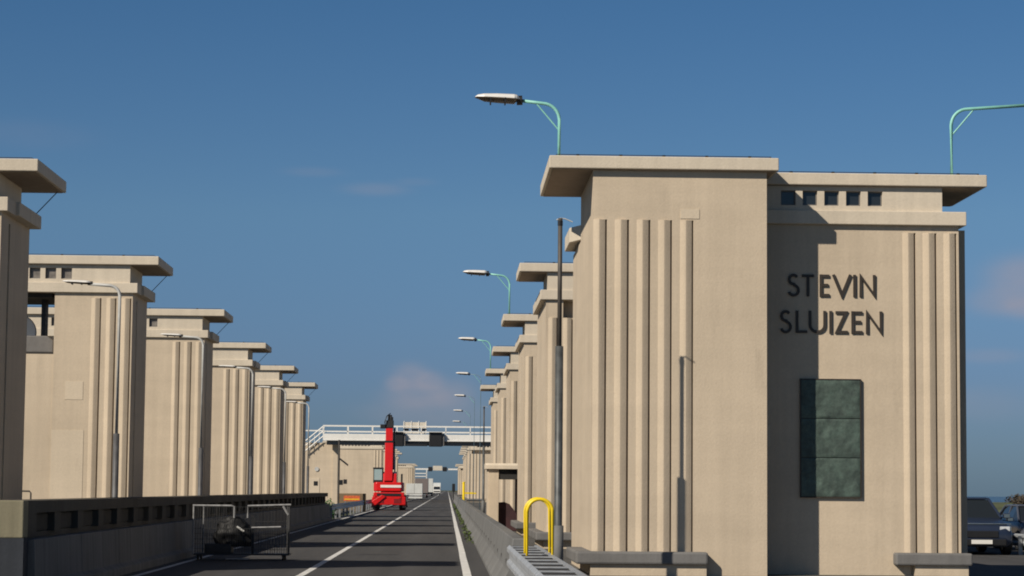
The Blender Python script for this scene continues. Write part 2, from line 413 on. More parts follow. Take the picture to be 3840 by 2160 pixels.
def lettering(items, zb, h, w):
    m = MB()
    for ch, a, b in items:
        x0 = 5.87 - RXC + (a-400)*.001272; x1 = 5.87 - RXC + (b-400)*.001272
        for ln in GLY[ch]: m.ribbon([(x0+(x1-x0)*p[0], zb+h*p[1]) for p in ln], w, .098, .128)
    return m.build('lettering', BRONZEL, rb)
lettering([('S',400,550),('T',590,755),('E',830,965),('V',1010,1265),('I',1285,1340),('N',1375,1605)], 4.90, .385, .046)
lettering([('S',295,440),('L',500,660),('U',675,925),('I',955,1010),('Z',1050,1215),('E',1260,1415),('N',1460,1695)], 4.26, .39, .046)

# bronze plaque
px0, px1, pz0, pz1 = 6.07, 7.13, 1.42, 3.47
pq = empty('plaque', (6.6, RY[0]+.13, 1.42), 'tall green bronze relief plaque under the letters, half in shadow', 'plaque')
def relief(z0, z1, seed):
    nx, nz_ = 40, 26; vs = []; fs = []
    for j in range(nz_+1):
        for i in range(nx+1):
            x = -.51 + 1.02*i/nx; z = z0 + (z1-z0)*j/nz_
            e = min(i, nx-i, j, nz_-j)
            d = 0 if e == 0 else .005 + .007*noise.fractal(Vector((x*5, z*5, seed)), .8, 2.1, 4) + .004*abs(math.sin(9*x + 4*noise.noise(Vector((x*3, z*3, seed)))))
            vs.append((x, -.045-max(d, 0), z))
    for j in range(nz_):
        for i in range(nx): fs.append((j*(nx+1)+i, j*(nx+1)+i+1, (j+1)*(nx+1)+i+1, (j+1)*(nx+1)+i))
    m = MB(); m.add(vs, fs); return m
for k in range(3):
    z0 = .02 + k*.675; relief(z0, z0+.662, k*7).build('relief_panel', PATINA, pq, smooth=True)
MB().box(-.53,.53,-.03,0,0,2.05).box(-.53,-.512,-.055,-.03,0,2.05).box(.512,.53,-.055,-.03,0,2.05).box(-.512,.512,-.055,-.03,2.032,2.05).box(-.512,.512,-.055,-.03,0,.018).build('frame', BRONZEL, pq)

# ------------------------------------------------------------------ lamps
def lamp_head(name_parent, x0, x1, z, s, mat_top=HEADWHITE):
    """cobra head from x0 (arm end) to x1 (tip); z is the joint height; s is size"""
    d = 1 if x1 > x0 else -1; L = abs(x1-x0); rise = .045*L
    st = [(0,.30,.35),(.08,.8,.9),(.14,1,1),(.5,1.0,.95),(.8,.9,.8),(.94,.7,.55),(1,.35,.15)]
    for part, lo, hi, mat in (('lamp_housing',0,1,mat_top),('lamp_lens',-1,0,HEADBELOW)):
        m = MB(); n = 12; rings = []
        for u, wy, hz in st:
            ring = []
            for k in range(n+1):
                a = math.pi*k/n
                zz = (math.sin(a)*.62 if hi else -math.sin(a)*.5)*s*hz
                if not hi and (u < .1 or u > .93): zz *= .3
                ring.append((x0+d*L*u, math.cos(a)*s*1.15*wy, z+rise*u+zz))
            rings.append(ring)
        vs = [p for r_ in rings for p in r_]; q = n+1
        fs = [(i*q+k, i*q+k+1, (i+1)*q+k+1, (i+1)*q+k) for i in range(len(st)-1) for k in range(n)]
        fs += [tuple(range(q)), tuple(range((len(st)-1)*q, len(st)*q))]
        fs += [((i+1)*q, i*q, i*q+n, (i+1)*q+n) for i in range(len(st)-1)]
        m.add(vs, fs)
        ho = m.build(part, mat, name_parent, smooth=False)
    for u in (.34,.66): MB().box(x0+d*L*u-.012, x0+d*L*u+.012, -s*1.18, s*1.18, z-.45*s, z+.1*s).build('clip', BLACK, name_parent)
    MB().tube([(x0-d*.03,0,z-.004),(x0+d*.07,0,z-.01)], s*.55, 10).build('arm_collar', BLACK, name_parent)
def bent(x, h, arm, rad, d, rise=.06, n=8):
    p = [(x,0,0)]
    for i in range(n+1):
        a = R(90*i/n); p.append((x+d*rad*(1-math.cos(a)), 0, h-rad+rad*math.sin(a)))
    p.append((x+d*arm, 0, h+rise)); return p
def roof_lamp(loc, base, label, d=-1, group='mint lamps on the right towers', rad=.030, arm=.70):
    r = empty('street_lamp', loc, label, 'street lamp', group)
    h = 8.36 - base
    MB().tube(bent(0, h, arm, .30, d, .045*arm/.7), rad, 10).build('post', MINT if rad > .025 else FARPOST, r, smooth=True)
    MB().tube([(d*.005,0,h-.48),(d*.42,0,h+.01)], .014, 8).build('brace', MINT, r)
    MB().tube([(0,0,0),(0,0,.03)], .09, 14).build('base_plate', MINT, r)
    lamp_head(r, d*(arm-.01), d*(arm+.80), h+.055*arm/.7, .155)
    return r
roof_lamp((1.91,40.0,7.16), 7.16, 'largest mint green lamp, on the lettered building roof with its head over the road')
roof_lamp((1.91,72.6,7.05), 7.05, 'mint green lamp standing on the third tower roof of the right row')
roof_lamp((1.91,104.8,7.05), 7.05, 'small mint green lamp standing on the fifth tower roof of the right row')
roof_lamp((8.92,40.0,7.05), 7.05, 'mint lamp on the right end of the lettered building roof, arm leaving the frame', 1, arm=1.55)
lbl = ['small mint lamp beyond the last right tower, just above its roof','tiny mint lamp above the right end of the footbridge, first over the bridge',
       'tiny mint lamp low above the footbridge, second over the bridge','faint tiny mint lamp just over the footbridge railing, third over the bridge']
for k in range(4): roof_lamp((1.91,136.1+32*k,.1), .1, lbl[k], rad=.018)

def road_lamp(loc, label, d=-1, head=True, group='pale lamp poles along the left towers'):
    r = empty('lamp_pole', loc, label, 'lamp post', group)
    zt_ = 2.5 if head else 3.7; top = 5.6 if head else 5.76
    MB().tube([(0,0,0),(0,0,.25),(0,0,zt_)], .064, 12).build('lower_pole', POLED if head else GALVD, r, smooth=True)
    MB().tube([(0,0,.03),(0,0,.85)], .086, 12).build('base_sleeve', BARR, r, smooth=True)
    if head:
        MB().tube([(0,0,zt_-.01)] + bent(0, 5.58, .62, .22, d, .03)[1:], .034, 10).build('upper_pole', LIGHTPAINT, r, smooth=True)
        lamp_head(r, d*.60, d*1.20, 5.63, .075)
    else:
        MB().tube([(0,0,zt_-.01),(0,0,top)], .036, 10).build('upper_pole', POLE, r, smooth=True)
        MB().tube([(-.06,0,top-.03),(0,0,top),(.08,0,top-.01),(.20,0,top-.06)], .010, 8).build('bracket', LIGHTPAINT, r)
        MB().tube([(0,0,top-.12),(0,0,top-.04)], .042, 10).build('cap', BLACK, r)
    return r
lp = road_lamp((-6.88,47.5,.1), 'pale lamp pole in front of the second left tower, head pointing left')
for k in range(1, 5):
    copy_tree(lp, loc=(-6.88,47.5+16.25*k,.1), label='pale lamp pole in front of the %s left tower, head pointing left' % (['','third','fourth','fifth','last'][k]))
rp = road_lamp((1.76,36.27,.1), 'tall dark brown pole with no lamp head beside the lettered building', head=False, group='poles without lamp heads')
copy_tree(rp, loc=(1.86,119.0,.1), label='thin far pole without lamp head beside the right end of the footbridge')

# ------------------------------------------------------------------ left parapet, barriers, guardrails
pp = empty('parapet', (-5.72,31.05,0), 'long shaded concrete parapet with recessed panels along the left of the road', 'parapet')
m = MB(); L = 78.5
m.box(-.62,-.102,.30,L,0,.86)
m.box(-.62,.0,.30,L,1.13,1.30)
m.box(-.62,-.14,.30,L,.86,1.13)
m.box(-.14,.0,.30,1.0,.86,1.13)
yy = 2.55
while yy < L-1: m.box(-.14,-.015,yy,yy+.55,.86,1.13); yy += 2.1
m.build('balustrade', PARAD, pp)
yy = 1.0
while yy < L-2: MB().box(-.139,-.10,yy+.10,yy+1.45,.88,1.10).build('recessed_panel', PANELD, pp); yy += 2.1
lo = MB(); yy = .30
prof = [(.22,0),(.22,.14),(.13,.20),(.10,.78),(-.098,.78),(-.098,0)]
while yy < L-.5:
    lo.prism_y(prof, yy+.012, min(yy+3.98, L)); yy += 4
lo.build('barrier_face', BARR, pp, bevel=.012)
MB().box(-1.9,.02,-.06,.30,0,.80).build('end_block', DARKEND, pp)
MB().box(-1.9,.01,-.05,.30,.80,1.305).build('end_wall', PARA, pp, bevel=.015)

jb = empty('jersey_barrier', (1.05,33.4,0), 'grey concrete jersey barrier running along the right edge of the road', 'barrier')
prof = [(-.30,0),(-.30,.08),(-.16,.33),(-.09,.80),(.09,.80),(.16,.33),(.30,.08),(.30,0)]
yy = 0
segs = MB()
while yy < 330:
    segs.prism_y(prof, yy+.01, yy+5.99); yy += 6
segs.build('barrier_wall', BARR, jb, bevel=.015)
hol = MB()
for k in range(14):
    for q in (.25,.75):
        hol.box(-.152,-.10,k*6+6*q-.05,k*6+6*q+.05,.36,.46)
hol.build('lifting_hole', INSIDE, jb)

def guardrail(loc, label, xs, L, z=.75, spacer=True, group=None, step=1.0):
    g = empty('guardrail', loc, label, 'guardrail', group)
    w = [(0,-.155),(.035,-.12),(.035,-.07),(0,-.03),(0,.03),(.035,.07),(.035,.12),(0,.155),(-.004,.155),(-.004,.03),(-.004,-.03),(-.004,-.155)]
    for x, s in xs:
        if spacer and s > 0:
            MB().box(x-.02, x+.03, 0, L, z-.06, z).build('beam', RAILMETAL, g); continue
        MB().prism_y([(x+s*a, z-.155+b) for a, b in w], 0, L).build('beam', RAILMETAL, g)
    if spacer:
        MB().box(xs[0][0]+.01, xs[-1][0]-.03, 0, L, z-.018, z-.013).build('gap_shade', INSIDE, g)  # added dark strip standing in for the shade between the beams
        y = .4
        while y < L: MB().box(xs[0][0]+.01, xs[-1][0]-.02, y, y+.34, z-.009, z-.003).build('spacer', RAILMETAL, g); y += step
    n = 0; y = 1
    while y < L and n < 60:
        xm = (xs[0][0]+xs[-1][0])/2 + (0 if spacer else -.08)
        MB().box(xm-.05, xm+.05, y, y+.06, 0, z-.05).build('post', GALV, g); y += max(4, L/50); n += 1
    return g
guardrail((.86,6,0), 'grey double steel guardrail with ladder-like spacers in the bottom foreground', [(0,-1),(.36,1)], 25.5, step=1.15)
guardrail((-5.55,110,0), 'dark steel guardrail left of the red telehandler, continuing the parapet', [(0,1)], 220, spacer=False)
guardrail((14.45,20,0), 'light steel guardrail beside the dark cars at the right edge', [(0,-1)], 300, z=.52, spacer=False)

hr = MB(); hr.tube([(-10.6,53.0,1.40),(-9.64,53.0,1.38),(-9.61,53.0,1.34),(-9.60,53.0,.1)], .020, 8)
tag(hr.build('handrail', POLE, smooth=True), 'thin bent pipe handrail in front of the second left tower, above the parapet', 'handrail')
# yellow hoops at the guardrail end
def hoop(loc, label):
    r = empty('yellow_hoop', loc, label, 'hoop barrier', 'yellow tube hoops')
    w = .15; h = 1.40
    pts = [(-w,0,0),(-w,0,h-w)] + [(-w*math.cos(R(a)),0,h-w+w*math.sin(R(a))) for a in range(15,180,15)] + [(w,0,h-w),(w,0,0)]
    MB().tube(pts, .021, 12).build('tube', YELLOW, r, smooth=True)
    MB().box(-w-.05,-w+.05,-.05,.05,.1,.11).box(w-.05,w+.05,-.05,.05,.1,.11).build('foot_plate', GALV, r)
    return r
h1 = hoop((1.09,26.9,0), 'bright yellow tube hoop standing in the guardrail, front one of two')
copy_tree(h1, loc=(1.10,27.9,0), label='bright yellow tube hoop standing in the guardrail, rear one of two')
for k, (x, y) in enumerate(((1.62,225),(1.7,246),(1.78,262))):
    o = empty('yellow_post', (x,y,.1), 'far yellow post behind the jersey barrier, %s of three' % ordn[k], 'post', 'far yellow posts')
    MB().tube([(0,0,0),(0,0,2.1)], .09, 10).build('shaft', YELLOW, o); MB().tube([(0,0,2.1),(0,0,2.2)], .12, 10).build('cap', YELLOW, o)
    MB().box(-.05,1.2,-.05,.05,1.0,1.14).build('boom_arm', YELLOW, o)

# ------------------------------------------------------------------ portal shelter between right towers
po = empty('portal', (1.33,78.3,.1), 'small concrete doorway shelter with flat canopy between the third and fourth right towers', 'shelter')
MB().box(.05,.42,0,2.6,0,2.12).build('pier', WALL, po, bevel=.01)
MB().box(1.35,2.3,0,2.6,0,2.12).build('side_wall', WALL, po)
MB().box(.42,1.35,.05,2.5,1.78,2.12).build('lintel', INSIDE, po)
MB().box(1.05,1.35,.9,2.5,0,1.78).build('door_leaf', simple('brown_door', (.09,.04,.03), .6), po)
MB().prism_x([(-.12,2.12),(-.12,2.25),(-.06,2.32),(2.7,2.32),(2.7,2.12)], -.04, 2.35).build('canopy', TRIM, po, bevel=.01)
def blob(c, s, seed, n=3, amp=.3, f=2.2):
    import bmesh
    bm = bmesh.new(); bmesh.ops.create_icosphere(bm, subdivisions=n, radius=1)
    vs = []; 
    for v in bm.verts:
        k = 1 + amp*noise.fractal(v.co*f+Vector((seed,seed*2,0)), .9, 2, 3)
        vs.append((c[0]+v.co.x*k*s[0], c[1]+v.co.y*k*s[1], c[2]+max(v.co.z*k, -.55)*s[2]))
    fs = [tuple(x.index for x in f_.verts) for f_ in bm.faces]; bm.free()
    m = MB(); m.add(vs, fs); return m
MB().prism_y([(.43,0),(.43,.98),(.62,1.0),(.80,.93),(1.04,.62),(1.30,.30),(1.30,0)], .25, .55).build('doorway_shade', MAROON, po, bevel=.02)  # added dark shape standing in for the shadowed lower doorway

# ------------------------------------------------------------------ footbridge gantry
GY = 186
gb = empty('footbridge', (0,GY,0), 'white steel footbridge with railings spanning the road behind the telehandler', 'footbridge')
GX0, GX1 = -10.2, 3.6; zb, zt = 5.42, 6.25
MB().box(GX0,GX1,0,.12,zb,zt-.28).box(GX0,GX1,1.4,1.52,zb,zt-.28).box(GX0,GX1,-.03,0,zb+.0,zb+.08).box(GX0,GX1,.12,1.4,zb+.35,zb+.43).build('girder', WHITEP, gb)
rl = MB()
for yr in (.03,1.49):
    for z in (zt+.38,zt-.08): rl.box(GX0,GX1,yr-.03,yr+.03,z-.04,z+.04)
rl.build('handrail', WHITEP, gb)
x = GX0
while x < GX1:
    MB().box(x-.035,x+.035,0,.06,zt-.28,zt+.34).box(x-.035,x+.035,1.46,1.52,zt-.28,zt+.34).build('railing_post', WHITEP, gb); x += 2.0
# stair going down to the left
st = MB()
for dz in (0,.3,.62): st.tube([(GX0,1.30,zt+.38-dz*1.3),(GX0-1.55,1.30,zt-.92-dz*1.3)], .05, 8)
for k in range(5):
    u = k/4; st.box(GX0-1.5*u-.02,GX0-1.5*u+.02,1.28,1.32,zt-.65-1.3*u,zt+.25-1.3*u)
st.build('stair', WHITEP, gb)
MB().box(GX0-2.1,GX0,1.9,1.96,zt-.05,zt+.05).build('back_rail', WHITEP, gb)
MB().box(GX0+.3,GX1,.30,1.25,zb-.34,zb+.30).build('deck_underside', SHUT, gb)
# signs hung on the bridge
for xs_, w in ((-1.02,1.06),(-4.15,1.0)):
    b = empty('matrix_sign', (xs_,GY-.25,4.98), 'black square lane sign hung on the footbridge, %s' % ('right one over the right lane' if xs_ > -2 else 'left one beside the crane boom'), 'lane sign', 'black lane signs on the footbridge')
    MB().box(-w/2,w/2,-.12,.2,0,1.15).build('casing', BLACK, b, bevel=.04)
    MB().box(-w/2-.02,w/2+.02,-.3,-.12,1.12,1.17).build('hood', BLACK, b)
    MB().box(w/2+.01,w/2+.16,-.02,.2,.05,1.1).build('side_box', SHUT, b)
MB().box(-3.7,-1.7,-.2,.3,5.02,5.2).build('lower_beam', BLACK, gb)
bd = empty('equipment_frame', (-2.72,GY+.3,zt+.1), 'cream equipment frame standing up above the middle of the footbridge railing', 'frame')
MB().box(-.95,.95,0,.1,.14,.62).box(-.95,.95,0,.1,-.3,-.12).build('panel', CREAM, bd)
MB().box(-.95,-.5,-.02,.0,-.09,.10).box(-.3,.3,-.02,.0,-.09,.10).box(.5,.95,-.02,.0,-.09,.10).build('dark_box', BLACK, bd)
for x in (-.9,-.3,.3,.9): MB().box(x-.03,x+.03,-.05,.0,-.3,.72).build('upright', WHITEP, bd)
# stair block under the left end
sb = empty('stair_block', (-10.4,GY+1.62,0), 'pale concrete stair block with a light door under the left end of the footbridge', 'stair block')
MB().box(-1.7,1.35,0,4,0,5.26).build('wall', WALL, sb, bevel=.02)
dr = MB().box(-.95,-.10,-.03,0,.1,2.35).build('door', PATCH, sb)
MB().box(-.58,-.25,-.05,-.03,1.75,2.1).build('door_window', BLACK, dr)
MB().lathe_x((0,0,0), [(0,.02),(0,.18),(.06,.14)], 16).build('wall_lamp', LIGHTPAINT, sb, loc=(-.35,-.07,3.1)).rotation_euler.z = R(90)
MB().box(.95,1.36,-.10,0,0,5.2).build('bridge_pier', WALL, sb)
# sign pole
sp = empty('signal_pole', (-7.15,150,0), 'thin pole with two small dark fittings left of the telehandler', 'pole')
MB().tube([(0,0,0),(0,0,4.7)], .06, 10).build('shaft', POLE, sp)
MB().add([(.05,-.05,3.4),(.6,-.05,2.98),(.62,-.05,3.1),(.07,-.05,3.52),(.05,.0,3.4),(.6,.0,2.98),(.62,0,3.1),(.07,0,3.52)],[(0,1,2,3),(7,6,5,4),(0,4,5,1),(1,5,6,2),(2,6,7,3),(3,7,4,0)]).build('signal_arm', BLACK, sp)
MB().box(.05,.28,-.1,.1,1.75,2.08).box(.32,.55,-.1,.1,1.82,2.12).build('signal_box', BLACK, sp)
ob = empty('orange_barrier', (-6.2,149,0), 'bright orange plastic barrier beside the road left of the telehandler', 'barrier')
MB().box(-.55,.5,-.03,.03,.72,1.06).build('board', ORANGE, ob); MB().box(-.5,.45,-.035,.035,.80,.86).build('stripe', YELLOW, ob)
for x in (-.45,.4): MB().box(x-.03,x+.03,-.02,.02,0,.72).build('leg', GALV, ob)
lw = MB().box(-7.3,-5.4,151.5,151.8,0,1.2).build('low_wall', simple('brown_wall', (.20,.14,.08), .9), bevel=.02)
tag(lw, 'low brown wall standing behind the orange barrier', 'wall')

def leafy(n, sx, sy, sz, size, seed):
    rnd = random.Random(seed); m = MB()
    for _ in range(n):
        a = rnd.uniform(0, 6.283); r = math.sqrt(rnd.random())
        p = Vector((sx*r*math.cos(a), sy*r*math.sin(a), sz*rnd.random()*(1-.5*r)))
        u = Vector((rnd.uniform(-1,1),rnd.uniform(-1,1),rnd.uniform(-.3,1))).normalized()*size*rnd.uniform(.6,1.3)
        w = u.cross(Vector((rnd.uniform(-1,1),rnd.uniform(-1,1),rnd.uniform(-1,1)))).normalized()*size*.35
        m.add([p-w, p+u*.5-w*.6, p+u, p+w*.8+u*.4], [(0,1,2,3)])
    return m
GREENB = simple('bright_leaf', (.06,.20,.05), .7, var=.4, scale=8)
sh = empty('shrub', (-5.95,113,0), 'small bright green shrub at the far end of the parapet', 'shrub')
leafy(420,.45,.5,1.2,.13,5).build('foliage', GREENB, sh); MB().tube([(0,0,0),(.05,0,.5)], .03, 6).build('stem', POLE, sh)
wd = MB(); rnd = random.Random(3)
for k in range(46):
    y = rnd.uniform(62,230); t = leafy(14,.10,.35,.20,.11,k)
    wd.add([(x+.66, yy+y, z) for x,yy,z in t.v], t.f)
tag(wd.build('weeds', WEED), 'green weeds growing at the foot of the jersey barrier', 'weeds', kind='stuff')

# ------------------------------------------------------------------ red telehandler
th = empty('telehandler', (-4.18,163,0), 'red rotating telehandler with boom raised upright, standing in the left lane', 'telehandler')
MB().box(-.85,.85,0,5.2,.45,1.05).box(-1.2,1.2,-.10,.12,.38,.98).box(-1.1,1.1,.0,.5,.98,1.28).build('chassis', REDP, th, bevel=.05)
for s in (-1,1):
    for yb in (-.2,4.9):
        a = MB(); a.prism_y([(s*.2,.98),(s*.5,1.10),(s*1.22,.62),(s*1.22,.30),(s*1.02,.30)], yb+.1*(s+1), yb+.1*(s+1)+.14)
        leg = a.build('stabiliser_leg', REDP, th, bevel=.02)
        MB().box(s*.98,s*1.26,yb-.06,yb+.4,.20,.30).build('foot_pad', BLACK, leg)
for s in (-1,1):
    for yw in (.75,4.1):
        w = MB().lathe_x((s*.95,yw,.56), [(-.22,.25),(-.22,.44),(-.17,.55),(.17,.55),(.22,.44),(.22,.25)], 28).build('wheel', TYRE, th)
        MB().lathe_x((s*(.95),yw,.56), [(-.225,.05),(-.225,.26),(.225,.26),(.225,.05)], 18).build('rim', REDD, w)
MB().tube([(.1,2.4,1.05),(.1,2.4,1.4)], .75, 24).build('slew_ring', BLACK, th)
MB().prism([(-1.12,.9),(-.95,.55),(.85,.55),(1.02,.9),(1.02,4.2),(-1.12,4.2)], 1.34, 2.0).build('turret', REDP, th, bevel=.08)
MB().box(-.62,.86,.50,.548,1.62,1.80).build('white_band', WHITEP, th)
MB().prism_x([(.6,1.95),(.75,2.6),(1.3,2.75),(2.4,2.3),(2.6,1.95)], -.44, -.32).prism_x([(.6,1.95),(.75,2.6),(1.3,2.75),(2.4,2.3),(2.6,1.95)], .24, .52).box(-.32,.24,.8,2.2,1.95,2.25).build('boom_cradle', REDP, th, bevel=.03)
MB().box(.82,.95,.9,1.1,1.95,2.6).build('exhaust', BLACK, th)
cb = MB()
for x in (-1.12,-.50):
    for y_ in (.85,2.3): cb.box(x-.028,x+.028,y_-.028,y_+.028,1.95,2.98)
cb.box(-1.18,-.45,.78,2.38,2.93,3.05).box(-1.16,-.46,.82,2.34,1.95,2.15)
cab = cb.build('cab', BLACK, th, bevel=.02)
cg = glass('cab_glass', (.34,.45,.45), .1)
MB().box(-1.09,-.53,.80,.82,2.15,2.92).box(-1.14,-1.125,.90,2.26,2.15,2.92).box(-1.09,-.53,2.32,2.34,2.15,2.92).build('cab_glass', cg, cab)
bm_ = MB(); BXO = -.06
def lean(z): return .9 + (z-2.2)*.17
def boom_sec(m, hw, hd, z0, z1, off=0):
    v = []
    for z in (z0, z1):
        yb = lean(z)+off
        v += [(BXO-hw,yb-hd,z),(BXO+hw,yb-hd,z),(BXO+hw,yb+hd,z),(BXO-hw,yb+hd,z)]
    m.add(v, [(0,3,2,1),(4,5,6,7),(0,1,5,4),(1,2,6,5),(2,3,7,6),(3,0,4,7)])
boom_sec(bm_, .29, .34, 2.1, 4.9); bo = bm_.build('boom', REDP, th, bevel=.03)
m = MB(); boom_sec(m, .255, .29, 4.9, 6.0); m.build('inner_boom', REDP, bo, bevel=.02)
m = MB(); boom_sec(m, .065, .12, 2.9, 5.9, .0); m.v = [(x+.365, y, z) for x,y,z in m.v]; m.build('hose_track', BLACK, bo)
hd = MB(); boom_sec(hd, .28, .3, 5.9, 6.45); boom_sec(hd, .15, .26, 6.45, 6.85); hd.v = [(x+.02, y-.05, z) for x,y,z in hd.v]
hd.box(-.72,-.32,1.2,1.5,5.85,6.15).box(0,.2,1.3,1.7,6.2,6.7)
hdo = hd.build('boom_head', BLACK, th, bevel=.04)
MB().tube([(-.3,1.2,5.9),(-.4,1.1,6.3),(-.25,1.2,6.75),(0,1.5,6.95)], .035, 8).build('hose', BLACK, hdo, smooth=True)
for x in (-.62,.62): MB().box(x-.26,x+.26,-.125,-.10,.52,.82).build('recess', REDD, th)
MB().box(-.85,.85,-.04,.0,1.02,1.2).build('light_bar', BLACK, th)
MB().tube([(.40,.75,2.2),(.36,.98,3.1),(.34,1.1,4.1)], .05, 10).build('lift_cylinder', GALV, th)
MB().box(BXO-.33,BXO+.33,lean(4.9)-.37,lean(4.9)+.37,4.84,4.98).build('boom_collar', BLACK, bo)
for x in (-.95,.80): MB().box(x-.08,x+.08,-.14,-.10,.86,.98).build('tail_light', simple('tail_red', (.5,.02,.02), .2), th)

# ------------------------------------------------------------------ wire cage in the left lane
cx0, cx1, cy0, cy1 = -5.28, -3.25, 47.6, 48.4
cg_ = empty('wire_cage', (0,0,0), 'low dark wire cage cart with grey tube rails standing in the left lane', 'cage')
CAGE = simple('cage_tube', (.30,.30,.30), .5, .2, var=.3, scale=12)
CAGED = simple('dark_cage_wire', (.05,.05,.05), .6)
f = MB()
for q_ in ([(cx0,cy0,1.13),(cx0+.80,cy0,1.13),(cx0+.86,cy0,1.11),(cx0+.86,cy0,.88)], [(cx0+1.14,cy0,.88),(cx0+1.14,cy0,1.13),(cx1,cy0,1.16)]): MB().tube(q_, .020, 8).build('top_rail', CAGE, cg_)
f.tube([(cx0+1.22,cy0,.68),(cx1-.2,cy0,.70)], .018, 8).tube([(cx0+.7,cy0,.03),(cx0+1.2,cy0,.03)], .02, 8)
f.tube([(cx1-.16,cy0,1.13),(cx1-.05,cy0,.95)], .025, 8)
f.build('side_rail', CAGE, cg_)
for x, y_ in ((cx0+.02,cy0),(cx0+.14,cy1),(cx1-.03,cy0),(cx1-.12,cy1)):
    MB().tube([(x,y_,.12),(x,y_,1.12)], .018, 8).build('corner_post', CAGE if x < -4 else CAGED, cg_)
w = MB()
for i in range(1,41):
    x = cx0+.02+(cx1-cx0-.05)*i/41
    w.tube([(x,cy0,.14),(x,cy0,1.10 if i < 15 else .66)]  , .0045, 4)
for z in (.14,.24,.34,.44,.55,.66): w.tube([(cx0+.02,cy0,z),(cx1-.03,cy0,z)], .0035, 4)
for i in range(1,26):
    x = cx0+.14+(cx1-cx0-.26)*i/26; w.tube([(x,cy1,.14),(x,cy1,1.1)], .003, 4)
for z in (.2,.5,.8,1.1): w.tube([(cx0+.14,cy1,z),(cx1-.12,cy1,z)], .004, 4)
w.build('mesh_panel', CAGED, cg_)
MB().box(cx0+1.22,cx0+1.27,cy0+.02,cy0+.06,.14,.9).build('centre_post', BLACK, cg_)
MB().box(cx0+.25,cx0+.80,cy0+.1,cy1-.1,.14,.34).build('low_tray', CAGED, cg_, bevel=.03)
MB().box(cx0+.02,cx1-.03,cy0,cy1,.11,.14).build('floor_tray', CAGED, cg_)
for x in (cx0+.12,cx1-.15):
    for y_ in (cy0+.1,cy1-.1):
        MB().lathe_x((x,y_,.06), [(-.02,.02),(-.02,.055),(.02,.055),(.02,.02)], 14).box(x-.03,x+.03,y_-.03,y_+.03,.09,.112).build('caster', BLACK, cg_)
bu = blob((-4.46,48.0,.50), (.38,.27,.40), 11, n=4, amp=.30, f=2.2)
bo_ = bu.build('black_bundle', simple('black_sheet', (.004,.004,.0045), .65, scale=4), smooth=True); tag(bo_, 'black rounded bundle packed inside the wire cage', 'bundle')
MB().tube([(-4.37,47.69,.70),(-4.22,47.68,.60)], .022, 8).build('strap', LIGHTPAINT, bo_)

